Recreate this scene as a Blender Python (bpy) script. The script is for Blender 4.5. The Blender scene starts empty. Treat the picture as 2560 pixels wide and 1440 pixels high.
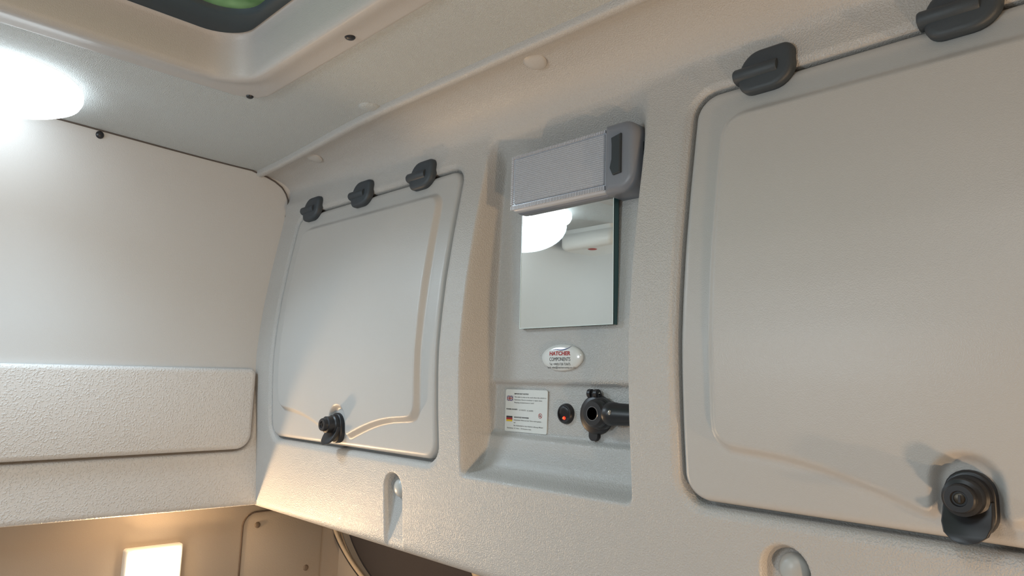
import bpy, math, random
import numpy as np
from mathutils import Matrix, Vector
random.seed(4); rng = np.random.RandomState(4)
S = 0.5; OZ = 1.6                                   # one design unit is 0.5 m; eye height 1.6 m
def W(v):
    v = np.asarray(v, float).reshape(-1, 3) * S
    v[:, 2] += OZ
    return v
C = bpy.context.scene.collection
# ------------------------------------------------------------------ camera
cam = bpy.data.cameras.new('camera'); camo = bpy.data.objects.new('camera', cam); C.objects.link(camo)
cam.sensor_width = 36.0; cam.lens = 1800.0 / 2560 * 36.0; cam.clip_start = 0.01
Rm = np.array([[0.69709318, 0.07604653, 0.7129362], [0.71619696, -0.12033255, -0.687446], [0.03351155, 0.98981665, -0.13834729]])
M4 = Matrix([[*Rm[0], 0], [*Rm[1], 0], [*Rm[2], OZ], [0, 0, 0, 1]])
camo.matrix_world = M4
bpy.context.scene.camera = camo
# ------------------------------------------------------------------ world, lights, exposure
wd = bpy.data.worlds.new('world'); bpy.context.scene.world = wd; wd.use_nodes = True
wd.node_tree.nodes['Background'].inputs[0].default_value = (0.55, 0.65, 0.6, 1)
wd.node_tree.nodes['Background'].inputs[1].default_value = 0.8
vs = bpy.context.scene.view_settings
vs.view_transform = 'Standard'; vs.look = 'None'; vs.gamma = 1.0; vs.use_curve_mapping = False; vs.exposure = 0.0
def area(name, loc, direc, size, power, col, shape='DISK', spread=180):
    l = bpy.data.lights.new(name, 'AREA'); l.shape = shape; l.size = size; l.energy = power; l.color = col
    l.spread = math.radians(spread)
    o = bpy.data.objects.new(name, l); C.objects.link(o)
    o.location = W(loc)[0]; o.rotation_euler = Vector(direc).to_track_quat('-Z', 'Y').to_euler()
    return o
WARM = (1.0, .66, .36)
area('dome_lamp_light', (-1.92, .22, .588), (.40, .28, -1), .15, 1.6, (.68, .86, 1.0), spread=116)
area('roof_lamp_light', (-.30, -.05, .62), (0, 0, -1), .16, .8, (0.78, .92, 1.0))
area('rear_fill_light', (-1.25, -1.22, .25), (0, 1, .12), .20, 2.8, (0.78, .92, 1.0))  # added frontal fill, no fixture behind it; lifts the upper console face
area('wall_lamp_light', (-2.330, .725, -.585), (1, .3, .45), .025, 1.35, WARM)
area('right_wall_lamp_light', (1.82, .60, -.60), (-1, .12, .2), .03, 4.4, WARM)
area('cab_lamp_light', (.60, .40, -.85), (-.9, .6, .8), .05, 1.7, (1.0, .66, .40))
# ------------------------------------------------------------------ materials
def nt(name):
    m = bpy.data.materials.new(name); m.use_nodes = True
    return m, m.node_tree, m.node_tree.nodes['Principled BSDF']
def plain(name, col, rough=.5, metal=0.0, spec=.5, **kw):
    m, t, b = nt(name)
    b.inputs['Base Color'].default_value = (*col, 1); b.inputs['Roughness'].default_value = rough
    b.inputs['Metallic'].default_value = metal; b.inputs['Specular IOR Level'].default_value = spec
    for k, v in kw.items(): b.inputs[k.replace('_', ' ')].default_value = v
    return m
def grain(name, col, rough, layers, mottle=.04, mottle_scale=6.0, dist=1.0, spec=.5):
    """layers: (scale, detail, ramp_lo, ramp_hi, height in metres)"""
    m, t, b = nt(name); N = t.nodes; L = t.links
    tc = N.new('ShaderNodeTexCoord'); geo = N.new('ShaderNodeNewGeometry')
    prev = None
    for (sc, det, lo, hi, h) in layers:
        n = N.new('ShaderNodeTexNoise'); n.inputs['Scale'].default_value = sc; n.inputs['Detail'].default_value = det
        L.new(geo.outputs['Position'], n.inputs['Vector'])
        r = N.new('ShaderNodeMapRange'); r.interpolation_type = 'SMOOTHSTEP'
        r.inputs['From Min'].default_value = lo; r.inputs['From Max'].default_value = hi
        L.new(n.outputs['Fac'], r.inputs['Value'])
        bp = N.new('ShaderNodeBump'); bp.inputs['Distance'].default_value = h; bp.inputs['Strength'].default_value = 1.0
        L.new(r.outputs['Result'], bp.inputs['Height'])
        if prev: L.new(prev.outputs['Normal'], bp.inputs['Normal'])
        prev = bp
    if prev: L.new(prev.outputs['Normal'], b.inputs['Normal'])
    n = N.new('ShaderNodeTexNoise'); n.inputs['Scale'].default_value = mottle_scale; n.inputs['Detail'].default_value = 3
    L.new(geo.outputs['Position'], n.inputs['Vector'])
    mx = N.new('ShaderNodeMix'); mx.data_type = 'RGBA'
    mx.inputs[6].default_value = (*[c * (1 - mottle) for c in col], 1); mx.inputs[7].default_value = (*[min(1, c * (1 + mottle)) for c in col], 1)
    L.new(n.outputs['Fac'], mx.inputs[0]); L.new(mx.outputs[2], b.inputs['Base Color'])
    b.inputs['Roughness'].default_value = rough; b.inputs['Specular IOR Level'].default_value = spec
    return m
BEIGE = (.505, .492, .475)
M_console = grain('moulded_plastic', BEIGE, .33, [(740, 1.2, .34, .70, .00025), (1500, 1, .3, .7, .00004)])
M_door = grain('smooth_plastic', BEIGE, .34, [(1300, 1, .3, .7, .00005)])
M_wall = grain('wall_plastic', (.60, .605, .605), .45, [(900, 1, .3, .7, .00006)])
M_shelf = grain('stippled_plastic', (.69, .675, .66), .45, [(430, 1.4, .46, .74, .00042), (1200, 1, .3, .7, .00004)])
M_ceil = grain('headlining', (.64, .675, .68), .62, [(800, 2, .3, .7, .0009)], mottle=.12, mottle_scale=900)
M_hatch = grain('hatch_moulding', (.50, .485, .475), .42, [(1300, 1, .3, .7, .00006)])
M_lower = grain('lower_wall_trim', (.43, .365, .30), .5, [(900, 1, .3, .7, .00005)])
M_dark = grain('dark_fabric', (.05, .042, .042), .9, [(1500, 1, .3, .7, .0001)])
M_floor = grain('floor_fabric', (.74, .76, .78), .9, [(600, 2, .3, .7, .0004)])
M_black = plain('black_plastic', (.018, .019, .023), .38)
M_hinge = grain('hinge_plastic', (.035, .047, .06), .5, [(2500, 1, .3, .7, .00003)], spec=.6)
M_gasket = plain('rubber_gasket', (.035, .055, .07), .6)
M_cap = plain('cap_plastic', (.50, .50, .48), .35)
M_grey = plain('lamp_housing', (.19, .21, .25), .4)
M_dgrey = plain('switch_plastic', (.025, .035, .045), .45)
M_white = plain('white_plastic', (.88, .88, .86), .35)
M_paper = plain('sticker_paper', (.72, .74, .72), .5)
M_badge = plain('badge_resin', (.74, .76, .75), .2, Coat_Weight=1.0, Coat_Roughness=.03)
M_ink = plain('ink', (.05, .05, .055), .6)
M_red = plain('red_ink', (.42, .03, .03), .6)
M_blue = plain('blue_ink', (.04, .05, .20), .6)
M_gold = plain('gold_ink', (.75, .50, .03), .6)
M_chrome = plain('steel', (.7, .68, .64), .25, metal=1.0)
M_brass = plain('key_metal', (.09, .075, .06), .4, metal=1.0)
M_mirror = plain('mirror_silver', (.72, .75, .73), .015, metal=1.0)
M_edge = plain('glass_edge', (.05, .13, .14), .15)
M_bevel = plain('polished_edge', (.75, .85, .83), .2)
M_seal = plain('seal_strip', (.55, .43, .30), .5)
def emit(name, col, st):
    m, t, b = nt(name); b.inputs['Base Color'].default_value = (.8, .8, .8, 1)
    b.inputs['Emission Color'].default_value = (*col, 1); b.inputs['Emission Strength'].default_value = st
    return m
M_dome = emit('lit_dome', (.84, .94, 1.0), 4.5)
M_warm = emit('lit_warm_lens', (1.0, .78, .50), 14.0)
M_led = emit('lit_led', (1.0, .05, .02), 1.4)
M_ledc = emit('lit_led_core', (1.0, .50, .08), 1.6)
for _m in (M_led, M_ledc): _m.node_tree.nodes['Principled BSDF'].inputs['Base Color'].default_value = (.3, .02, .01, 1)
def lens_mat():
    m, t, b = nt('prismatic_lens'); N = t.nodes; L = t.links
    geo = N.new('ShaderNodeNewGeometry'); sp = N.new('ShaderNodeSeparateXYZ'); L.new(geo.outputs['Position'], sp.inputs[0])
    def wave(out, f):
        a = N.new('ShaderNodeMath'); a.operation = 'MULTIPLY'; a.inputs[1].default_value = f; L.new(out, a.inputs[0])
        s = N.new('ShaderNodeMath'); s.operation = 'SINE'; L.new(a.outputs[0], s.inputs[0]); return s.outputs[0]
    fr = 2 * math.pi / (.0042 * S)
    x = wave(sp.outputs[0], fr); z = wave(sp.outputs[2], fr)
    ad = N.new('ShaderNodeMath'); ad.operation = 'ADD'; L.new(x, ad.inputs[0]); L.new(z, ad.inputs[1])
    bp = N.new('ShaderNodeBump'); bp.inputs['Distance'].default_value = .00022; L.new(ad.outputs[0], bp.inputs['Height'])
    L.new(bp.outputs[0], b.inputs['Normal'])
    b.inputs['Base Color'].default_value = (.62, .66, .74, 1); b.inputs['Roughness'].default_value = .22
    b.inputs['Transmission Weight'].default_value = .25; b.inputs['IOR'].default_value = 1.45
    return m
M_lens = lens_mat()
M_lensrim = plain('clear_rim', (.66, .70, .78), .15, Transmission_Weight=.2)
def glass_green():
    m, t, b = nt('green_roof_glass'); N = t.nodes; L = t.links
    geo = N.new('ShaderNodeNewGeometry'); n = N.new('ShaderNodeTexNoise'); n.inputs['Scale'].default_value = 30; L.new(geo.outputs['Position'], n.inputs['Vector'])
    cr = N.new('ShaderNodeValToRGB'); cr.color_ramp.elements[0].color = (.22, .42, .20, 1); cr.color_ramp.elements[1].color = (.50, .74, .46, 1)
    cr.color_ramp.elements[0].position = .35; cr.color_ramp.elements[1].position = .68
    L.new(n.outputs['Fac'], cr.inputs[0]); L.new(cr.outputs[0], b.inputs['Base Color'])
    tr = N.new('ShaderNodeBsdfTranslucent'); L.new(cr.outputs[0], tr.inputs[0])
    mx = N.new('ShaderNodeMixShader'); mx.inputs[0].default_value = .6
    L.new(b.outputs[0], mx.inputs[1]); L.new(tr.outputs[0], mx.inputs[2]); L.new(mx.outputs[0], N['Material Output'].inputs[0])
    b.inputs['Roughness'].default_value = .15
    return m
M_green = glass_green()
# ------------------------------------------------------------------ object helpers
LOC = {}
def tag(o, label=None, cat=None, group=None, kind=None):
    for k, v in (('label', label), ('category', cat), ('group', group), ('kind', kind)):
        if v: o[k] = v
    return o
def empty(name, loc, label=None, cat=None, group=None, kind=None):
    o = bpy.data.objects.new(name, None); C.objects.link(o); o.empty_display_size = .02
    w = W(loc)[0]; o.location = w; LOC[o] = w
    return tag(o, label, cat, group, kind)
def mesh(name, V, F, mat, parent=None, smooth=True, label=None, cat=None, group=None, kind=None, mats=None, fm=None, sharp=None):
    V = W(V); org = (V.min(0) + V.max(0)) / 2
    me = bpy.data.meshes.new(name)
    if isinstance(F, np.ndarray):
        me.vertices.add(len(V)); me.vertices.foreach_set('co', (V - org).ravel().astype(np.float32))
        me.loops.add(F.size); me.loops.foreach_set('vertex_index', F.ravel().astype(np.int32))
        me.polygons.add(len(F)); me.polygons.foreach_set('loop_start', np.arange(0, F.size, F.shape[1], dtype=np.int32))
        me.update(calc_edges=True)
    else:
        me.from_pydata([tuple(p) for p in (V - org)], [], F)
    for mm in (mats or [mat]): me.materials.append(mm)
    if fm is not None: me.polygons.foreach_set('material_index', np.array(fm, dtype=np.int32))
    if smooth: me.polygons.foreach_set('use_smooth', np.ones(len(me.polygons), dtype=bool))
    me.validate()
    if smooth and sharp: me.set_sharp_from_angle(angle=math.radians(sharp))
    me.update()
    o = bpy.data.objects.new(name, me); C.objects.link(o)
    if parent is not None:
        o.parent = parent; o.location = org - LOC[parent]
    else: o.location = org
    LOC[o] = org
    return tag(o, label, cat, group, kind)
class MB:
    """collects pieces (design units) and links them as one mesh object"""
    def __init__(s): s.V = []; s.F = []; s.m = []; s.n = 0
    def add(s, V, F, mi=0):
        V = np.asarray(V, float).reshape(-1, 3); s.V.append(V); s.F += [tuple(int(i) + s.n for i in f) for f in F]; s.m += [mi] * len(F); s.n += len(V); return s
    def build(s, name, mat, parent=None, **k):
        mats = mat if isinstance(mat, (list, tuple)) else [mat]
        return mesh(name, np.vstack(s.V), s.F, None, parent, mats=list(mats), fm=s.m, **k)
def box(a, b):
    (x0, y0, z0), (x1, y1, z1) = a, b
    V = [(x0, y0, z0), (x1, y0, z0), (x1, y1, z0), (x0, y1, z0), (x0, y0, z1), (x1, y0, z1), (x1, y1, z1), (x0, y1, z1)]
    return V, [(0, 3, 2, 1), (4, 5, 6, 7), (0, 1, 5, 4), (1, 2, 6, 5), (2, 3, 7, 6), (3, 0, 4, 7)]
def stack(rings, cap0=True, cap1=True):
    """loft closed rings of equal length"""
    n = len(rings[0]); V = np.vstack([np.asarray(r, float) for r in rings]); F = []
    for k in range(len(rings) - 1):
        for i in range(n):
            j = (i + 1) % n; F.append((k * n + i, k * n + j, (k + 1) * n + j, (k + 1) * n + i))
    if cap0: F.append(tuple(range(n - 1, -1, -1)))
    if cap1: F.append(tuple((len(rings) - 1) * n + i for i in range(n)))
    return V, F
def rrect(w, h, r, n=6, rs=None):
    """rounded rectangle outline, half sizes w h; rs = radii tr tl bl br"""
    rs = rs or (r, r, r, r); P = []
    for k, (sx, sy) in enumerate(((1, 1), (-1, 1), (-1, -1), (1, -1))):
        q = rs[k]
        for i in range(n + 1):
            a = math.pi / 2 * (k + i / n); P.append((sx * (w - q) + q * math.cos(a), sy * (h - q) + q * math.sin(a)))
    return np.array(P)
def pillow_xz(out_fn, cx, cz, y0, y1, r, steps=4):
    """solid whose outline lies in x,z and whose front (towards -y) edge is rounded; out_fn(inset)->2D outline"""
    rings = [np.c_[cx + out_fn(0)[:, 0], np.full(len(out_fn(0)), y0), cz + out_fn(0)[:, 1]]]
    for i in range(steps + 1):
        a = math.pi / 2 * i / steps; ins = r * (1 - math.cos(a)); y = y1 + r * (1 - math.sin(a)) * (1 if y0 > y1 else -1)
        o = out_fn(ins); rings.append(np.c_[cx + o[:, 0], np.full(len(o), y), cz + o[:, 1]])
    return stack(rings)
def cyl(p0, p1, prof, n=28):
    """surface of revolution around p0->p1; prof = [(t, radius)], t in 0..1"""
    p0 = np.array(p0, float); p1 = np.array(p1, float); ax = p1 - p0; a = ax / np.linalg.norm(ax)
    u = np.cross(a, (0, 0, 1) if abs(a[2]) < .9 else (1, 0, 0)); u /= np.linalg.norm(u); v = np.cross(a, u)
    th = np.arange(n) * 2 * math.pi / n; rings = []
    for t, r in prof: rings.append(p0 + ax * t + r * (np.cos(th)[:, None] * u + np.sin(th)[:, None] * v))
    return stack(rings)
def ss(x): x = np.clip(x, 0, 1); return x * x * (3 - 2 * x)
def sdrr(X, Z, x0, x1, z0, z1, r):
    """signed distance to rounded rectangle, negative inside"""
    qx = np.abs(X - (x0 + x1) / 2) - (x1 - x0) / 2 + r; qz = np.abs(Z - (z0 + z1) / 2) - (z1 - z0) / 2 + r
    return np.hypot(np.maximum(qx, 0), np.maximum(qz, 0)) + np.minimum(np.maximum(qx, qz), 0) - r
def axis(a, b, zones, fine=.0022, coarse=.011):
    out = [a]
    while out[-1] < b:
        x = out[-1]; st = coarse
        for (c, h) in zones:
            d = max(0, abs(x - c) - h); st = min(st, max(fine, fine + d * .35))
        out.append(x + st)
    out[-1] = b
    return np.array(out)
def gridF(nu, nv, flip=False):
    i = np.arange(nu * nv).reshape(nv, nu)
    a, b, c, d = i[:-1, :-1].ravel(), i[:-1, 1:].ravel(), i[1:, 1:].ravel(), i[1:, :-1].ravel()
    return np.c_[a, b, c, d] if not flip else np.c_[a, d, c, b]
# ------------------------------------------------------------------ console front profile
PZ = np.array([(-.42, 1.0375), (-.379, 1.034), (-.184, 1.018), (-.05, 1.006), (.03, 1.0015), (.087, 1.0005), (.162, 1.005), (.24, 1.0125), (.345, 1.0275), (.439, 1.0435), (.507, 1.0555), (.55, 1.0605), (.60, 1.0605), (.8, 1.06)])
_z = np.linspace(-.42, .8, 2441); _y = np.interp(_z, PZ[:, 0], PZ[:, 1])
_k = np.hanning(121); _k /= _k.sum(); _y = np.convolve(np.pad(_y, 60, mode='edge'), _k, 'valid')
def P(z): return np.interp(z, _z, _y)
XL, XR = -2.20, 1.90
# parametric profile: bottom return, face, cove, bead
zf = axis(-.366, .545, [(-.176, .03), (.005, .03), (-.095, .03), (.517, .03), (-.215, .02)], .003, .010)
bot = [(1.60, -.405), (1.30, -.400), (1.10, -.392), (1.060, -.388), (1.048, -.385), (1.040, -.380), (1.036, -.374)]
ctrl = [(P(.545), .545), (1.0605, .572), (1.055, .590), (1.043, .608), (1.028, .622), (1.005, .636), (.975, .646), (.948, .650), (.934, .6500), (.930, .6475), (.925, .6440), (.918, .6425), (.911, .6440), (.907, .6490), (.906, .665)]
def catmull(p, m=5):
    p = np.array(p, float); q = np.vstack([2 * p[0] - p[1], p, 2 * p[-1] - p[-2]]); out = []
    for i in range(1, len(q) - 2):
        for t in np.arange(m) / m:
            out.append(.5 * (2 * q[i] + (q[i + 1] - q[i - 1]) * t + (2 * q[i - 1] - 5 * q[i] + 4 * q[i + 1] - q[i + 2]) * t * t + (-q[i - 1] + 3 * q[i] - 3 * q[i + 1] + q[i + 2]) * t ** 3))
    out.append(p[-1]); return np.array(out)
top = catmull(ctrl)[1:]
prof = np.vstack([np.array(bot), np.c_[P(zf), zf], top])          # (y, z)
DOORS = [(-1.676, .404), (-.251, .404)]; DZ0, DZ1 = -.172, .519
NX0, NX1 = -1.197, -.747
def Yb(z):
    """depth of the niche back: sloping tray, small ledges, nearly plumb panel"""
    t = [(-.192, 1.016), (-.184, 1.022), (-.172, 1.055), (-.163, 1.066), (-.150, 1.0725), (-.130, 1.0765), (-.108, 1.081), (-.101, 1.084), (-.097, 1.093), (-.092, 1.0965), (.003, 1.0985), (.009, 1.0975), (.014, 1.0895), (.020, 1.0870), (.30, 1.094), (.50, 1.100), (.60, 1.103)]
    t = np.array(t); return np.interp(z, t[:, 0], t[:, 1])
POCK = [(-1.443, -.243), (-.487, -.243)]
xa = axis(XL, XR, [(NX0, .03), (NX1, .03)] + [(c + s * h, .03) for c, h in DOORS for s in (-1, 1)] + [(p[0] + s * .035, .018) for p in POCK for s in (-1, 1)], .0026, .016)
X, K = np.meshgrid(xa, np.arange(len(prof))); Y0 = prof[K, 0]; Zc = prof[K, 1]
wt = ss((Zc - .56) / .08) * ss((-1.35 - X) / .85); Y0 = Y0 + .045 * wt
face = (Zc > -.366) & (K < len(prof) - 25)
dep = np.zeros_like(X)
# niche
wide = ss((Zc - .40) / .16); rx = ss((X - NX0) / (.022 + .012 * wide)) * ss((NX1 - X) / (.016 + .05 * wide)); rt = ss((.584 - Zc) / .085)
dep = np.maximum(dep, np.where(Zc > -.19, np.maximum(Yb(Zc) - P(Zc), 0) * rx * rt, 0))
# door apertures, softly rolled rim then a steep wall
for cx_, hw in DOORS:
    sd = sdrr(X, Zc, cx_ - hw + (.006 if cx_ < -1 else 0), cx_ + hw, DZ0, DZ1, .046)
    dep = np.maximum(dep, .005 * ss((.014 - sd) / .014) + .030 * ss((.001 - sd) / .006))
# screw pockets: arch-topped slot that dies out downwards
for px_, pz_ in POCK:
    sd = np.where(Zc > pz_, np.hypot(X - px_, Zc - pz_), np.abs(X - px_)) - .036
    fl = .027 * np.clip((Zc + .385) / (.14), 0, 1) ** .8
    dep = np.maximum(dep, np.where(Zc < -.19, fl * ss((.002 - sd) / .009), 0))
dep = np.where(Zc > .60, 0, dep)
Vc = np.c_[X.ravel(), (Y0 + dep).ravel(), Zc.ravel()]
console = empty('overhead_console', (-.9, 1.1, -.38), 'long grey beige moulded overhead console with two locker doors and a central niche', 'locker')
mesh('shell', Vc, gridF(len(xa), len(prof)), M_console, console)
# ---- doors
half = [(-.335 + .075, .460), (-.335, .460 - .0)]
def outline():
    h = []                                                        # left half, from top centre anticlockwise (u<=0)
    h += [(0, .460), (-.30, .460)]
    for i in range(1, 7):
        a = math.pi / 2 * i / 6; h.append((-.300 - .036 * math.sin(a), .424 + .036 * math.cos(a)))
    h += [(-.337, .2), (-.336, -.035)]
    for i in range(1, 7):
        a = math.pi / 2 * i / 6; h.append((-.300 - .036 * math.cos(a), -.042 - .036 * math.sin(a)))
    h += [(-.265, -.081), (-.235, -.0835), (-.206, -.088), (-.180, -.0930), (-.152, -.1000), (-.127, -.1072), (-.103, -.1150), (-.080, -.1228), (-.061, -.1300), (-.050, -.1340), (-.042, -.1345), (-.0365, -.130), (-.035, -.122), (-.0345, -.095)]
    for i in range(1, 8):
        a = math.pi / 2 * i / 7; h.append((-.0345 * math.cos(a), -.095 + .0345 * math.sin(a)))
    h = np.array(h); r = h[::-1][1:-1] * np.array([-1, 1]); return np.vstack([h, r])
OUT = outline()
def sdpoly(Xp, Zp, poly):
    d = np.full(Xp.shape, 1e9); ins = np.zeros(Xp.shape, bool); n = len(poly)
    for i in range(n):
        a = poly[i]; b = poly[(i + 1) % n]; e = b - a; L2 = e @ e
        if L2 < 1e-12: continue
        t = np.clip(((Xp - a[0]) * e[0] + (Zp - a[1]) * e[1]) / L2, 0, 1)
        d = np.minimum(d, np.hypot(Xp - a[0] - t * e[0], Zp - a[1] - t * e[1]))
        c = ((a[1] > Zp) != (b[1] > Zp)); 
        if abs(e[1]) > 1e-12: ins ^= c & (Xp < e[0] * (Zp - a[1]) / e[1] + a[0])
    return np.where(ins, -d, d)
hw = .397; dz0, dz1 = -.163, .514
ua = axis(-hw, hw, [(-hw, .02), (hw, .02), (-.336, .02), (.336, .02), (-.036, .016), (.036, .016)], .0024, .009)
za = axis(dz0, dz1, [(dz0, .02), (dz1, .02), (.46, .02), (-.09, .055)], .0026, .010)
U, Z = np.meshgrid(ua, za)
edge = -np.maximum(np.abs(U) - hw, np.maximum(dz0 - Z, Z - dz1))
sdo = -sdrr(U, Z, -hw, hw, dz0, dz1, .042)
# squeeze grid into the rounded corners: move points outside the rounded outline back onto it
q = .042; cxs = np.sign(U) * (hw - q); czs = np.where(Z > (dz0 + dz1) / 2, dz1 - q, dz0 + q)
inc = (np.abs(U) > hw - q) & ((Z > dz1 - q) | (Z < dz0 + q))
du, dv = U - cxs, Z - czs; rr = np.hypot(du, dv); mm = np.maximum(np.abs(du), np.abs(dv)); k = np.where(inc & (rr > 1e-6), mm / np.maximum(rr, 1e-6), 1)
U2 = np.where(inc, cxs + du * k, U); Z2 = np.where(inc, czs + dv * k, Z)
ed = np.where(inc, q - mm, edge)
rr_ = .013; e = np.clip(ed, 0, rr_); fall = rr_ - np.sqrt(np.maximum(rr_ ** 2 - (rr_ - e) ** 2, 0))
sp_ = sdpoly(U2, Z2, OUT)
plate = .0130 * ss((.0075 - sp_) / .015)
crease = .0004 * np.exp(-((sp_ - .009) / .004) ** 2)
Yd = P(Z2) + .003 + fall - plate + crease
def door(cx_):
    V1 = np.c_[(U2 + cx_).ravel(), Yd.ravel(), Z2.ravel()]
    nu, nv = len(ua), len(za)
    F = gridF(nu, nv)
    # side skirt going back
    i = np.arange(nu * nv).reshape(nv, nu)
    ring = np.concatenate([i[0, :], i[1:, -1], i[-1, -2::-1], i[-2:0:-1, 0]])
    sk = V1[ring].copy(); sk[:, 1] += .022
    m = len(ring); base = len(V1); j = (np.arange(m) + 1) % m
    F2 = np.c_[ring, base + np.arange(m), base + j, ring[j]]
    return mesh('door', np.vstack([V1, sk]), np.vstack([F, F2]), M_door, console)
def hinge(parent, cx_):
    cz = .5235; m = MB(); yf = float(P(cz))
    t0 = .015
    def out(h, up):
        def f(ins):
            p = rrect(.046 - ins, .037 - ins, .026 - ins * .5, 7, rs=(.018 - ins * .5, .036 - ins * .5, .024 - ins * .5, .035 - ins * .5)); return p
        return f
    V, F = pillow_xz(out(0, 0), cx_, cz + .001, yf + .003, yf - t0, .009); 
    V[:, 1] += P(V[:, 2]) - yf; m.add(V, F)
    # knuckle: left nub and barrel ending in a cut face, standing proud of the leaf
    m.add(*cyl((cx_ - .054, yf - .0095, cz), (cx_ + .022, yf - .0095, cz), [(0, .006), (.02, .0110), (.06, .0125), (.97, .0125), (1, .0115), (1, .004)], 20))
    m.add(*box((cx_ - .0525, yf - .0085, cz - .0120), (cx_ + .010, yf + .002, cz - .004)))
    return m.build('hinge', M_hinge, parent, sharp=40)
def latch(parent, cx_):
    m = MB(); cz = -.108; yb = float(P(-.118)) + .003
    # stadium base plate
    def stad(ins, r=.0275, up=-.105, lo=-.128):
        P_ = []
        for i in range(13):
            a = math.pi * i / 12; P_.append(((r - ins) * math.cos(a), up - cz + (r - ins) * math.sin(a)))
        for i in range(13):
            a = math.pi + math.pi * i / 12; P_.append(((r - ins) * math.cos(a), lo - cz + (r - ins) * math.sin(a)))
        return np.array(P_)
    V, F = pillow_xz(stad, cx_, cz, yb + .002, yb - .013, .004); m.add(V, F)
    # thumb tongue that flares forwards at the bottom
    rings = []
    for (z, y, w, t) in ((-.112, yb - .014, .0255, .008), (-.125, yb - .019, .0262, .007), (-.138, yb - .027, .0262, .006), (-.149, yb - .034, .0225, .005), (-.156, yb - .039, .014, .004), (-.159, yb - .041, .005, .003)):
        o = rrect(w, t / 2 + .002, .002, 3); rings.append(np.c_[cx_ + o[:, 0], y + o[:, 1], np.full(len(o), z)])
    m.add(*stack(rings))
    # barrel and push knob
    m.add(*cyl((cx_ - .001, yb - .010, cz), (cx_ - .001, yb - .052, cz), [(0, .0245), (.05, .0250), (.30, .0245), (.34, .0225), (.36, .0215), (.72, .0210), (.76, .0170), (.80, .0165), (.95, .0165), (1, .0150), (1, .009), (.93, .008), (.93, .003)], 32))
    m.add(*cyl((cx_ - .001, yb - .0465, cz), (cx_ - .001, yb - .050, cz), [(0, .0062), (.8, .0062), (1, .005), (1, .001)], 16), mi=1)
    m.add(*box((cx_ - .0018, yb - .0512, cz - .004), (cx_ + .0008, yb - .0498, cz + .004)), mi=0)
    return m.build('latch', [M_black, M_brass], parent, sharp=35)
for cx_, _ in DOORS:
    d = door(cx_)
    for k_ in (-1, 0, 1): hinge(d, cx_ + .004 + k_ * .277 - (.034 if cx_ < -1 else -.008))
    latch(d, cx_ - (.010 if cx_ < -1 else -.002))
# screw caps on the console: in the two pockets and on the cove
def dome_cap(parent, c, nrm, r, h, mat=M_cap, name='screw_cap', **k):
    c = np.array(c, float); nrm = np.array(nrm, float); nrm /= np.linalg.norm(nrm)
    pr = [(0, r), (.25, r), (.5, r * .93), (.75, r * .75), (.92, r * .45), (1, r * .12)]
    return mesh(name, *cyl(c - nrm * .002, c + nrm * h, pr, 26), mat, parent, **k)
for px_, pz_ in POCK:
    zc_ = pz_ + .002; dome_cap(console, (px_ + .004, float(P(zc_)) + .024, zc_), (0, -1, .05), .0225, .016)
dome_cap(console, (-.957, .963, .6475), (0, -.35, -1), .026, .005, M_door)
dome_cap(console, (-1.874, .985, .6485), (0, -.30, -1), .026, .005, M_door)
# ------------------------------------------------------------------ setting
def slab(name, a, b, mat, **k):
    o = MB().add(*box(a, b)).build(name, mat, smooth=False, **k); o['kind'] = 'structure'; return o
# upper end wall: gently bulged skin
ya = np.linspace(-1.3, 1.12, 50); zz = np.linspace(-.02, .70, 40); YY, ZZ = np.meshgrid(ya, zz)
def wall_x(y, z):
    b = ss((.93 - y) / .75) * ss((z - .15) / .5)
    return -2.178 + .052 * b
XX = wall_x(YY, ZZ)
Vw = np.c_[XX.ravel(), YY.ravel(), ZZ.ravel()]
back_ = Vw.copy(); back_[:, 0] = -2.30
Fw = gridF(50, 40); n_ = len(Vw)
Fl = [tuple(f) for f in Fw] + [tuple(n_ + i for i in f[::-1]) for f in Fw]
o = mesh('wall_left', np.vstack([Vw, back_]), Fl, M_wall); o['kind'] = 'structure'
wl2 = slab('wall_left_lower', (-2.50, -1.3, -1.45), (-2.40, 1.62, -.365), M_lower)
slab('wall_right', (1.90, -1.3, -1.45), (2.0, 1.62, .78), M_wall)
slab('wall_rear', (-2.5, -1.4, -1.45), (2.0, -1.3, .78), M_wall)
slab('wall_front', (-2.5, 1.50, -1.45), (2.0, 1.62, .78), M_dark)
slab('floor', (-2.5, -1.4, -1.55), (2.0, 1.62, -1.45), M_floor)
# ceiling with the hatch hole, in one mesh
HX0, HX1, HY0, HY1 = -1.56, -.42, -.44, .645
m = MB()
for a, b in (((-2.32, -1.4), (HX0, 1.3)), ((HX1, -1.4), (2.0, 1.3)), ((HX0, -1.4), (HX1, HY0)), ((HX0, HY1), (HX1, 1.3))):
    m.add(*box((a[0], a[1], .660), (b[0], b[1], .72)))
o = m.build('ceiling', M_ceil, smooth=False); o['kind'] = 'structure'
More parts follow.
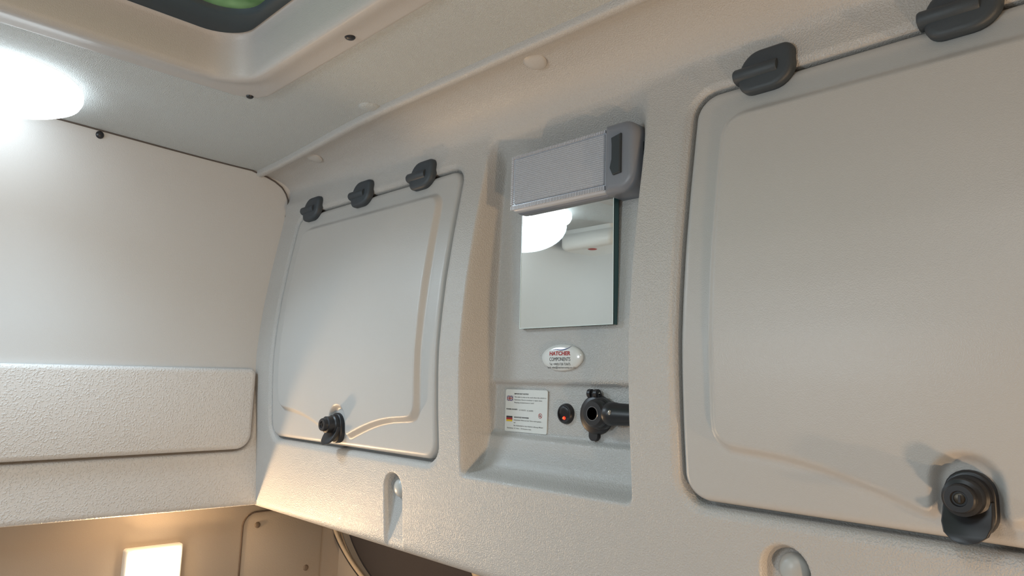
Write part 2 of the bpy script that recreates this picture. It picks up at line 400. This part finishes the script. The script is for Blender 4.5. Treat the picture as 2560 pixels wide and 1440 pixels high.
# ------------------------------------------------------------------ roof hatch
hatch = empty('roof_hatch', (-1.0, .1, .66), 'square roof hatch with a dark rubber rim and green glass in the ceiling', 'hatch')
hx = axis(-1.645, -.335, [(-1.615, .03), (-1.52, .04), (-.46, .04), (-.365, .03)], .005, .03)
hy = axis(-.555, .725, [(-.525, .03), (-.42, .05), (.605, .03), (.697, .03)], .0038, .03)
A, B = np.meshgrid(hx, hy)
so = sdrr(A, B, -1.615, -.365, -.525, .697, .07)
si = sdrr(A, B, -1.532, -.448, -.435, .620, .09)
zh = .662 - .008 * ss((.004 - so) / .010) - .006 * np.exp(-((si - .012) / .022) ** 2) + .088 * np.clip(-si / .022, 0, 1) ** 1.2
keep = (so < .012)
Fh = gridF(len(hx), len(hy), True); Vh = np.c_[A.ravel(), B.ravel(), zh.ravel()]
kp = keep.ravel()[Fh].all(1) & (si.ravel()[Fh] > -.034).any(1)
mesh('surround', Vh, Fh[kp], M_hatch, hatch)
def ring_xy(cx_, cy_, w, h, r, z, n=10): o_ = rrect(w, h, r, n); return np.c_[cx_ + o_[:, 0], cy_ + o_[:, 1], np.full(len(o_), z)]
hcx, hcy = -.99, .0915
rings = [ring_xy(hcx, hcy, .530, .508, .085, .760), ring_xy(hcx, hcy, .525, .504, .08, .742), ring_xy(hcx, hcy, .519, .498, .08, .738), ring_xy(hcx, hcy, .440, .482, .08, .739), ring_xy(hcx, hcy, .428, .474, .075, .743), ring_xy(hcx, hcy, .426, .472, .075, .775)]
V, F = stack(rings, False, False); mesh('rim', V, F, M_gasket, hatch, label='dark rubber rim')
rings = [ring_xy(hcx, hcy, .440, .485, .08, .750), ring_xy(hcx, hcy, .440, .485, .08, .758)]
V, F = stack(rings); mesh('pane', V, F, M_green, hatch, smooth=False, label='green glass')
def plug(parent, c, nrm, name='screw', r=.0105):
    return mesh(name, *cyl(np.array(c) - .002 * np.array(nrm), np.array(c) + .006 * np.array(nrm), [(0, r), (.5, r), (.8, r * .8), (1, r * .45), (1, r * .1)], 18), M_black, parent, sharp=40)
plug(hatch, (-1.158, .665, .6545), (0, 0, -1), r=.0105); plug(hatch, (-1.588, .662, .6545), (0, 0, -1), r=.0085)
for x_ in (-.72,): plug(hatch, (x_, .665, .6545), (0, 0, -1))
# ------------------------------------------------------------------ studs on the end wall and ceiling
px = float(wall_x(.493, .648))
o = mesh('screw_plug', *cyl((px - .002, .493, .6455), (px + .007, .493, .6445), [(0, .0105), (.4, .0105), (.8, .008), (1, .004), (1, .001)], 18), M_black, None, sharp=40,
     label='small round black plug on the left end wall just below the ceiling', cat='plug')
o = mesh('ceiling_cap', *cyl((-1.441, .893, .662), (-1.441, .893, .654), [(0, .026), (.3, .026), (.6, .023), (.85, .016), (1, .004)], 26), M_ceil, None,
     label='pale round screw cap on the ceiling beside the edge of the locker console', cat='cap')
# ------------------------------------------------------------------ side shelf unit on the left end wall
shelf = empty('side_shelf', (-2.28, 0, -.38), 'stippled beige padded shelf box along the left end wall', 'shelf')
def pad_yz(y0, y1, z0, z1, xb, xf, r, rs, steps=5):
    cy_, cz_ = (y0 + y1) / 2, (z0 + z1) / 2; hw_, hh_ = (y1 - y0) / 2, (z1 - z0) / 2
    def f(ins): return rrect(hw_ - ins, hh_ - ins, 0, 8, rs=tuple(max(q_ - ins, .0006) for q_ in rs))
    rings = [np.c_[np.full(len(f(0)), xb), cy_ + f(0)[:, 0], cz_ + f(0)[:, 1]]]
    for i in range(steps + 1):
        a = math.pi / 2 * i / steps; ins = r * (1 - math.cos(a)); o_ = f(ins); rings.append(np.c_[np.full(len(o_), xf - r * (1 - math.sin(a))), cy_ + o_[:, 0], cz_ + o_[:, 1]])
    return stack(rings)
ys_ = axis(-1.29, 1.075, [(1.003, .03)], .003, .05); zs_ = np.concatenate([[-.379, -.3775, -.374, -.369], axis(-.362, .045, [(-.20, .05)], .003, .02)])
YY, ZZ = np.meshgrid(ys_, zs_); zsh = ZZ - .014 * (YY - .35) / .65
sdp = sdrr(YY, zsh, -1.6, 1.004, -.2300, .60, .052)
xs_ = -2.170 - .004 * ss((.012 - sdp) / .012) ** 2 - .034 * ss((.001 - sdp) / .006) - .010 * (1 - np.sqrt(1 - np.clip((-.367 - ZZ) / .0125, 0, 1) ** 2))
Vb = np.c_[xs_.ravel(), YY.ravel(), ZZ.ravel()]; nb = len(ys_)
low = Vb[:nb].copy(); low[:, 0] = -2.42; low[:, 2] = -.3795; topr = Vb[-nb:].copy(); topr[:, 0] = -2.30
mesh('body', np.vstack([low, Vb, topr]), gridF(nb, len(zs_) + 2), M_shelf, shelf)
V, F = pad_yz(-1.285, .996, -.2215, .020, -2.28, -2.152, .014, (.018, .02, .03, .045)); V[:, 2] += np.where(V[:, 1] > 0, 0, 0)
# top line rises and groove line rises slightly towards the console, as on the real pad
V[:, 2] += .014 * (V[:, 1] - .35) / .65 * 1.0
mesh('padded_panel', V, F, M_shelf, shelf, sharp=50)
# ------------------------------------------------------------------ lower wall trim and window seal behind
m = MB()
o2 = rrect(.165, .35, .05, 8, rs=(.004, .05, .004, .004))
def trim(ins): return rrect(.150 - ins, .35 - ins, .05, 8, rs=(.01, .045, .01, .01))
rings = []
for xx_, ins in ((-2.405, 0), (-2.398, 0), (-2.3965, .002)):
    t_ = trim(ins); rings.append(np.c_[np.full(len(t_), xx_), 1.252 + t_[:, 0], -.79 + t_[:, 1]])
V, F = stack(rings)
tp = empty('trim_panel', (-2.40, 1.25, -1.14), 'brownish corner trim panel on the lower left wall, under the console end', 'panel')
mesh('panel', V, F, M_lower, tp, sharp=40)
for (yy_, z_) in ((1.153, -.485), (1.345, -.65)):
    mesh('screw', *cyl((-2.398, yy_, z_), (-2.392, yy_, z_), [(0, .010), (.6, .010), (1, .006), (1, .001)], 16), plain('screw_brown', (.20, .15, .11), .5), tp)
sm = []
for (yy_, z_) in [(1.102, -1.10), (1.102, -.505)] + [(1.147 - .045 * math.cos(a), -.487 + .045 * math.sin(a)) for a in np.linspace(.1, math.pi / 2, 8)] + [(1.20, -.441), (1.385, -.441)]:
    sm.append((-2.3965, yy_, z_))
SEAM = np.array(sm)
# curved window seal
pts = catmull([(-2.402, 1.44, -.47), (-2.385, 1.45, -.535), (-2.325, 1.46, -.60), (-2.235, 1.47, -.66), (-2.05, 1.475, -.74), (-1.80, 1.475, -.80)], 8)
def tube(p, r, n=10):
    rings = []; th = np.arange(n) * 2 * math.pi / n
    for i in range(len(p)):
        t_ = p[min(i + 1, len(p) - 1)] - p[max(i - 1, 0)]; t_ /= np.linalg.norm(t_); u = np.cross(t_, (0, 1, 0) if abs(t_[1]) < .7 else (1, 0, 0)); u /= np.linalg.norm(u); v = np.cross(t_, u)
        rings.append(p[i] + r * (np.cos(th)[:, None] * u + np.sin(th)[:, None] * v))
    return stack(rings)
V, F = tube(SEAM, .0028); mesh('seam', V, F, plain('dark_seam', (.14, .10, .075), .8), tp)
corner = MB()
V, F = tube(pts, .0075); corner.add(V, F, 0)
V, F = tube(pts + np.array([-.018, .008, -.010]), .006); corner.add(V, F, 1)
corner.build('window_seal', [M_seal, M_black], None, label='thin beige curved seal strip framing the dark opening under the console', cat='seal', sharp=50)
# small trim filling between the seal and the side wall
V = [(-2.41, 1.49, -.36), (-2.41, 1.49, -1.30)] + [tuple(p + np.array([0, .012, 0])) for p in pts[::-1]]
q1 = np.array(V, float); q1[:, 1] = 1.478; q2 = q1.copy(); q2[:, 1] = 1.53
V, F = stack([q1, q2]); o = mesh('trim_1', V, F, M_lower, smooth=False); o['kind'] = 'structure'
gy = [(float(wall_x(y_, .655)) + .001, y_, .6585) for y_ in np.linspace(-.6, .935, 24)]
gc = [(-2.1765, y_, z_) for y_, z_ in [(.955, .6535), (.985, .6485), (1.015, .639), (1.04, .625), (1.056, .606), (1.064, .588), (1.066, .570), (1.064, .55), (1.060, .53)]]
V, F = tube(np.array(gy + gc), .0026, 8); o = mesh('trim_2', V, F, plain('joint_gasket', (.10, .085, .075), .8)); o['kind'] = 'structure'
pp = catmull([(-1.645, 1.47, -.40), (-1.640, 1.47, -.50), (-1.60, 1.47, -.56), (-1.52, 1.47, -.62)], 6)
V, F = tube(pp, .020); mesh('grab_strap', V, F, M_seal, None, label='short tan strip hanging below the console bottom edge, right of the dark opening', cat='strip')
# ------------------------------------------------------------------ lamps
lamp = empty('dome_lamp', (-1.93, .22, .66), 'glowing round white dome lamp on the ceiling by the left end wall', 'lamp')
mesh('base', *cyl((-1.93, .22, .665), (-1.93, .22, .648), [(0, .170), (.6, .170), (1, .168), (1, .15)], 64), M_white, lamp, sharp=40)
rings = []; th = np.arange(180) * 2 * math.pi / 180
for k_, (r, z) in enumerate(((.176, .650), (.176, .634), (.170, .622), (.153, .613), (.12, .607), (.07, .603), (.02, .602))):
    q_ = r + (.0015 * np.where(np.arange(180) % 2, 1, -1) if k_ < 3 else 0); rings.append(np.c_[-1.93 + q_ * np.cos(th), .22 + q_ * np.sin(th), np.full(180, z)])
V, F = stack(rings); mesh('lens', V, F, M_dome, lamp)
wlamp = empty('wall_lamp', (-2.40, .82, -.59), 'bright warm rectangular lamp on the lower left wall beneath the shelf', 'lamp')
V, F = pad_yz(.740, .908, -.675, -.512, -2.405, -2.376, .008, (.008,) * 4); mesh('housing', V, F, M_white, wlamp, sharp=50)
V, F = pad_yz(.752, .897, -.665, -.522, -2.380, -2.362, .008, (.008,) * 4); mesh('lens', V, F, M_warm, wlamp, sharp=50)
# ------------------------------------------------------------------ reading lamp
rl = empty('reading_lamp', (-.94, 1.095, .44), 'unlit oblong reading lamp with ribbed clear lens above the niche mirror', 'lamp')
def rp(x0, x1, z0, z1, yb, yf, r, rs):
    cx_, cz_ = (x0 + x1) / 2, (z0 + z1) / 2; f = lambda ins: rrect((x1 - x0) / 2 - ins, (z1 - z0) / 2 - ins, 0, 8, rs=tuple(max(q_ - ins, .0005) for q_ in rs))
    return pillow_xz(f, cx_, cz_, yb, yf, r, 5)
m = MB(); m.add(*rp(-1.098, -.80, .372, .504, 1.100, 1.062, .006, (.01, .016, .016, .01)))
m.build('base', M_grey, rl, sharp=50)
# end housing with a window for the rocker
m = MB(); V, F = rp(-.838, -.762, .368, .506, 1.104, 1.036, .016, (.034, .006, .006, .034)); m.add(V, F)
m.build('end_cap', M_grey, rl, sharp=50)
V, F = rp(-1.100, -.836, .376, .501, 1.070, 1.046, .007, (.004, .015, .015, .004)); mesh('lens_rim', V, F, M_lensrim, rl, sharp=50)
V, F = rp(-1.086, -.840, .390, .491, 1.050, 1.0435, .003, (.002, .006, .006, .002)); mesh('lens', V, F, M_lens, rl, sharp=50)
# ribs along the lens lower and upper rim (prismatic teeth)
m = MB()
for i in range(62):
    x_ = -1.094 + i * .00415
    for (z_, h) in ((.3835, .0040), (.4950, .0026)):
        m.add(*box((x_, 1.0425, z_ - h), (x_ + .0024, 1.0475, z_ + h)))
for i in range(24):
    z_ = .392 + i * .0043; m.add(*box((-1.0955, 1.0428, z_), (-1.0905, 1.0475, z_ + .0024)))
o = m.build('prism_teeth', M_lensrim, rl, smooth=False); o['kind'] = 'stuff'
m = MB()
sw = [(.012, .038), (.012, -.038), (-.006, -.040), (-.013, -.026), (-.0085, -.010), (-.0085, .020), (-.010, .033)]
r0 = np.array([(-.805 + a, 1.0385, .441 + b) for a, b in sw]); r1 = r0.copy(); r1[:, 1] = 1.0325
cen = r0.mean(0); r2 = r1.copy(); r2[:, 0] = cen[0] + (r1[:, 0] - cen[0]) * .85; r2[:, 2] = cen[2] + (r1[:, 2] - cen[2]) * .95; r2[:, 1] = 1.0305
m.add(*stack([r0, r1, r2])); m.build('rocker', M_dgrey, rl, smooth=False, label='dark rocker switch')
mesh('side_slot', *box((-.7632, 1.060, .437), (-.7608, 1.073, .462)), M_dgrey, rl, smooth=False)
# ------------------------------------------------------------------ mirror
mi = empty('mirror', (-.96, 1.09, .13), 'frameless rectangular glass mirror in the niche under the reading lamp', 'mirror')
def tiltbox(x0, x1, z0, z1, yt, yb_, th_):
    V = []
    for (dy) in (0, th_):
        for (x, z) in ((x0, z0), (x1, z0), (x1, z1), (x0, z1)):
            t = (z - z0) / (z1 - z0); V.append((x, yb_ + (yt - yb_) * t + dy, z))
    return V, [(0, 1, 2, 3), (7, 6, 5, 4), (4, 5, 1, 0), (1, 5, 6, 2), (2, 6, 7, 3), (0, 3, 7, 4)]
V, F = tiltbox(-1.0905, -.8395, .1265, .3785, 1.0745, 1.0775, .015)
o = mesh('glass_slab', V, F, None, mi, smooth=False, mats=[M_edge, M_mirror], fm=[1, 0, 0, 0, 0, 0])
bw = .0016
m = MB()
for (a, b, c, d) in ((-1.0905, -1.0905 + bw, .1265, .3785), (-.8395 - bw, -.8395, .1265, .3785)):
    m.add(*tiltbox(a, b, c, d, 1.0740, 1.0770, .002))
tt = lambda z: 1.0770 - (z - .1265) / .252 * .003
for z_ in (.1265, .3785 - bw): m.add(*box((-1.0905, tt(z_), z_), (-.8395, tt(z_) + .002, z_ + bw)))
m.build('polished_edge', M_bevel, mi, smooth=False)
# ------------------------------------------------------------------ text helper
def text_mesh(s, bold=0.0):
    cu = bpy.data.curves.new('t', 'FONT'); cu.body = s; cu.offset = bold; cu.resolution_u = 3
    o = bpy.data.objects.new('t', cu); C.objects.link(o)
    dg = bpy.context.evaluated_depsgraph_get(); me = bpy.data.meshes.new_from_object(o.evaluated_get(dg))
    V = np.array([v.co[:] for v in me.vertices]); F = [tuple(p.vertices) for p in me.polygons]
    bpy.data.objects.remove(o); bpy.data.curves.remove(cu); bpy.data.meshes.remove(me)
    return V, F
def put_text(m, s, x, z, w, h, surf, mi=0, bold=0.0, capref=.73):
    """w = full width, h = capital height; surf(x, z) gives the y of the print"""
    V, F = text_mesh(s, bold)
    sx = w / (V[:, 0].max() - V[:, 0].min()); sz = h / capref
    Q = np.c_[x + (V[:, 0] - V[:, 0].min()) * sx, np.zeros(len(V)), z + V[:, 1] * sz]; Q[:, 1] = surf(Q[:, 0], Q[:, 2])
    m.add(Q, F, mi)
# ------------------------------------------------------------------ oval badge
bx, bz = -.9735, .0655; by = 1.088
bd = empty('badge', (bx, by, bz), 'white domed oval maker badge on the niche panel beneath the mirror', 'badge')
th = np.arange(48) * 2 * math.pi / 48; rings = []
for r, y in ((1, by + .002), (1, by - .003), (.97, by - .0055), (.9, by - .0075), (.7, by - .0095), (.35, by - .0105), (.02, by - .0108)):
    rings.append(np.c_[bx + .0555 * r * np.cos(th), np.full(48, y), bz + .0272 * r * np.sin(th)])
V, F = stack(rings); mesh('resin_dome', V, F, M_badge, bd)
def bsurf(x, z):
    r = np.hypot((np.asarray(x) - bx) / .0555, (np.asarray(z) - bz) / .0272)
    return by - np.interp(r, [0, .02, .35, .7, .9, .97, 1], [.0108, .0108, .0105, .0095, .0075, .0055, .003]) - .0005
m = MB()
put_text(m, 'HATCHER', bx - .0275, bz + .0040, .0560, .0080, bsurf, 1, .035)
put_text(m, 'COMPONENTS', bx - .0275, bz - .0075, .0560, .0078, bsurf, 0)
put_text(m, 'Tel: +44(0)1728 723675', bx - .0275, bz - .0160, .0555, .0050, bsurf, 0)
put_text(m, 'Email: sales@hatchercomp.co.uk', bx - .0365, bz - .0222, .0740, .0040, bsurf, 0)
sw = catmull([(-.0190, .0150), (-.010, .0158), (.002, .0145), (.012, .0152), (.021, .0178), (.0285, .0222)], 6); t_ = len(sw)
hh = .0007 * np.sin(np.linspace(.15, math.pi - .1, t_)) + .0002
up = np.c_[bx + sw[:, 0], np.zeros(t_), bz + sw[:, 1] + hh]; lo = np.c_[bx + sw[:, 0], np.zeros(t_), bz + sw[:, 1] - hh]
Vs = np.vstack([up, lo]); Vs[:, 1] = bsurf(Vs[:, 0], Vs[:, 2]); m.add(Vs, [(t_ + i, t_ + i + 1, i + 1, i) for i in range(t_ - 1)], 2)
m.build('lettering', [M_ink, M_red, M_blue], bd, smooth=False, label='red, grey and blue printed lettering')
# ------------------------------------------------------------------ notice sticker
ns = empty('notice_sticker', (-1.08, 1.097, -.09), 'white rectangular notice sticker with two small flags, left in the lower niche', 'sticker')
nx0, nx1, nz0, nz1 = -1.1430, -1.0190, -.0905, -.0015
yb_ = lambda x, z: Yb(np.asarray(z)) - .0006
o_ = rrect((nx1 - nx0) / 2, (nz1 - nz0) / 2, .004, 4); ncx, ncz = (nx0 + nx1) / 2, (nz0 + nz1) / 2
yp = 1.0945
r0 = np.c_[ncx + o_[:, 0], np.full(len(o_), yp + .002), ncz + o_[:, 1]]; r1 = r0.copy(); r1[:, 1] = yp
V, F = stack([r0, r1]); mesh('paper', V, F, M_paper, ns, smooth=False)
fs = lambda x, z: np.full(np.shape(x), yp - .0005)
Wn, Hn = nx1 - nx0, nz1 - nz0
gx = lambda f: nx0 + f * Wn
gz = lambda f: nz1 - f * Hn
m = MB()
lines = [('IMPORTANT NOTICE', .22, .105, .34, .030, .03), ('The cabin is only to be used when the vehicle is', .22, .180, .75, .030, 0), ('Stationary. Ensure ventilator is open when', .22, .245, .66, .030, 0), ('Sleeping compartment is used', .22, .310, .47, .030, 0),
         ('POWER SOCKET:', .03, .475, .275, .030, .03), ('12 VOLTS', .345, .485, .155, .030, 0), ('12 AMPS', .535, .490, .145, .030, 0),
         ('WICHTIGE HINWEISE', .22, .660, .36, .030, .03), ('Aufenthalt Während der Fahrt nicht gestat-', .22, .725, .66, .030, 0), ('tet!', .22, .785, .045, .030, 0), ('Bei Aufenthalt in der Kabine Lüftung öffnen!', .225, .855, .69, .030, 0), ('Steckdose 12 Volts - 10 Ampere max.', .06, .920, .59, .030, 0)]
for (s, fx, fz, fw, fh, b) in lines: put_text(m, s, gx(fx), gz(fz + .012), fw * Wn, fh * Hn, fs, 0, b)
m.build('lettering', M_ink, ns, smooth=False, label='small dark printed lettering')
def flat(m, pts, y, mi): V = [(p[0], y, p[1]) for p in pts]; m.add(V, [tuple(range(len(V)))], mi)
def rect(m, x0, x1, z0, z1, y, mi): flat(m, [(x0, z0), (x1, z0), (x1, z1), (x0, z1)], y, mi)
m = MB(); x0, x1, z1, z0 = gx(.035), gx(.185), gz(.155), gz(.275); w, h = x1 - x0, z1 - z0; y = yp - .0004
rect(m, x0, x1, z0, z1, y, 0)
def diag(xa_, za_, xb_, zb_, t, yy, mi):
    d = np.array([xb_ - xa_, zb_ - za_]); d /= np.linalg.norm(d); n = np.array([-d[1], d[0]]) * t
    flat(m, [(xa_ + n[0], za_ + n[1]), (xa_ - n[0], za_ - n[1]), (xb_ - n[0], zb_ - n[1]), (xb_ + n[0], zb_ + n[1])], yy, mi)
for s_ in (0, 1):
    a = (x0 + .0008, (z0 if s_ else z1) + (.0005 if s_ else -.0005)); b = (x1 - .0008, (z1 if s_ else z0) + (-.0005 if s_ else .0005))
    diag(*a, *b, .0009, y - .0001, 1); diag(*a, *b, .0003, y - .0002, 2)
mx_, mz_ = (x0 + x1) / 2, (z0 + z1) / 2
rect(m, mx_ - .0017, mx_ + .0017, z0, z1, y - .0003, 1); rect(m, x0, x1, mz_ - .0014, mz_ + .0014, y - .0003, 1)
rect(m, mx_ - .0010, mx_ + .0010, z0, z1, y - .0004, 2); rect(m, x0, x1, mz_ - .0008, mz_ + .0008, y - .0004, 2)
m.build('flag', [M_blue, M_paper, M_red], ns, smooth=False, label='blue, white and red crossed flag')
m = MB(); x0, x1, z1, z0 = gx(.035), gx(.185), gz(.635), gz(.765); h = (z1 - z0) / 3
for i, mt in enumerate((2, 1, 0)): rect(m, x0, x1, z0 + i * h, z0 + (i + 1) * h, y, mt)
m.build('flag', [M_ink, M_red, M_gold], ns, smooth=False, label='black, red and gold striped flag')
m = MB(); cx_, cz_ = gx(.845), gz(.59); th = np.linspace(0, 2 * math.pi, 25)[:-1]
ro, ri = .0052, .0043
V = [(cx_ + ro * math.cos(a), y, cz_ + ro * math.sin(a)) for a in th] + [(cx_ + ri * math.cos(a), y, cz_ + ri * math.sin(a)) for a in th]
m.add(V, [(i, (i + 1) % 24, 24 + (i + 1) % 24, 24 + i) for i in range(24)], 0)
diag(cx_ - .0034, cz_ + .0034, cx_ + .0034, cz_ - .0034, .0005, y - .0002, 0)
diag(cx_ - .0012, cz_ - .0025, cx_ + .0006, cz_ + .0008, .0006, y, 1); diag(cx_ - .0002, cz_ + .0010, cx_ + .0008, cz_ + .0028, .0004, y, 1); diag(cx_ - .0028, cz_ - .0006, cx_ + .0010, cz_ - .0002, .0004, y, 1)
m.build('warning_symbol', [M_red, M_ink], ns, smooth=False, label='red barred circle')
# ------------------------------------------------------------------ round rocker switch
sx_, sz_, sy_ = -.9685, -.046, 1.0975
rs_ = empty('rocker_switch', (sx_, sy_, sz_), 'round black rocker switch with a glowing red dot, beside the notice sticker', 'switch')
mesh('bezel', *cyl((sx_, sy_ + .004, sz_), (sx_, sy_ - .009, sz_), [(0, .0205), (.5, .0205), (.85, .0190), (1, .0170), (1, .0150), (.75, .0145), (.75, .004)], 36), M_black, rs_, sharp=40)
rings = []
th = np.arange(30) * 2 * math.pi / 30
for r, dy in ((.0143, 0), (.0143, .0035), (.012, .0050), (.006, .0052)):
    zz_ = sz_ + r * np.sin(th); rings.append(np.c_[sx_ + r * np.cos(th), sy_ - .003 - dy - .004 * (zz_ - sz_) / .0143 * (1 if dy else 0), zz_])
V, F = stack(rings); mesh('rocker', V, F, M_black, rs_, sharp=40)
dome_cap(rs_, (sx_ - .001, sy_ - .0065, sz_ - .0085), (0, -1, 0), .0034, .0035, M_led, 'indicator', label='glowing red indicator')
dome_cap(rs_, (sx_ - .001, sy_ - .0096, sz_ - .0085), (0, -1, 0), .0014, .0008, M_ledc, 'indicator_core')
# ------------------------------------------------------------------ power socket with adaptor
kx, kz, ky = -.888, -.044, 1.0975
ps = empty('power_socket', (kx, ky, kz), 'black power socket with a lugged round flange and open barrel, right in the lower niche', 'socket')
m = MB()
m.add(*cyl((kx, ky + .004, kz), (kx, ky - .014, kz), [(0, .0375), (.55, .0375), (.85, .036), (1, .032), (1, .01)], 44))
m.build('flange', M_black, ps, sharp=40)
m = MB()
for s_ in (-1, 1): m.add(*cyl((kx - .004 + s_ * .0125, ky - .010, kz + .040), (kx - .004 + s_ * .003, ky - .010, kz + .040), [(0, .004), (.1, .0085), (.9, .0085), (1, .004)], 16))
m.add(*cyl((kx - .018, ky - .010, kz + .040), (kx + .010, ky - .010, kz + .040), [(0, .0025), (1, .0025)], 10), mi=1)
m.add(*box((kx - .016, ky - .013, kz + .026), (kx + .010, ky - .003, kz + .040)))
m.build('lid_hinge', [M_black, M_chrome], ps, sharp=40)
m = MB(); o_ = rrect(.0105, .0135, .0095, 6); r0 = np.c_[kx - .004 + o_[:, 0], np.full(len(o_), ky), kz - .036 + o_[:, 1]]; r1 = r0.copy(); r1[:, 1] = ky - .010; m.add(*stack([r0, r1]))
m.build('thumb_tab', M_black, ps, sharp=40)
hx_, hz_ = kx + .018, kz + .003
m = MB(); m.add(*cyl((hx_, ky - .008, hz_), (hx_, ky - .040, hz_), [(0, .0300), (.35, .0300), (.42, .0270), (.80, .0265), (.85, .0235), (1, .0215), (1, .0125), (.9, .0115), (.25, .0110), (.25, .002)], 40))
m.build('socket_ring', M_black, ps, sharp=40)
mesh('contact_ring', *cyl((hx_, ky - .0395, hz_), (hx_, ky - .0412, hz_), [(0, .0135), (.5, .0135), (1, .0128), (1, .0120), (0, .0118)], 32), plain('dull_metal', (.25, .26, .28), .3, metal=1.0), ps, sharp=30)
m = MB(); m.add(*cyl((hx_ + .019, ky - .024, hz_ + .001), (hx_ + .096, ky - .024, hz_ + .001), [(0, .015), (.05, .0195), (.12, .0215), (.3, .0215), (.32, .0205), (.92, .0190), (1, .016), (1, .003)], 32))
m.build('barrel', M_black, ps, sharp=40)
V, F = cyl((hx_ + .044, ky - .0435, hz_ + .004), (hx_ + .044, ky - .0475, hz_ + .004), [(0, .0048), (.6, .0045), (1, .0025), (1, .0005)], 14); V[:, 0] = hx_ + .044 + (V[:, 0] - hx_ - .044) * .7
mesh('contact_spring', V, F, M_chrome, ps, sharp=40)
# ------------------------------------------------------------------ white alarm box (seen in the mirror)
ab = empty('alarm_box', (-2.0, -.45, .66), 'white rounded alarm box with a red button, seen in the niche mirror', 'alarm')
def rbox(cx_, cy_, z0, z1, hx_, hy_, r, cr):
    rings = []
    rings.append(ring_xy(cx_, cy_, hx_, hy_, cr, z1))
    for i in range(6):
        a = math.pi / 2 * i / 5; ins = r * (1 - math.cos(a)); rings.append(ring_xy(cx_, cy_, hx_ - ins, hy_ - ins, max(cr - ins * .5, .01), z0 + r * (1 - math.sin(a))))
    return stack(rings)
AX, AY = -1.935, -.25
V, F = rbox(AX, AY, .570, .638, .150, .110, .026, .035); mesh('body', V, F, M_white, ab)
V, F = rbox(AX, AY, .630, .664, .135, .096, .003, .02); mesh('mounting_plate', V, F, M_white, ab, sharp=50)
mesh('test_button', *cyl((AX + .0, AY + .06, .573), (AX + .0, AY + .06, .567), [(0, .016), (.6, .020), (1, .015), (1, .002)], 24), plain('red_plastic', (.45, .05, .04), .4), ab)
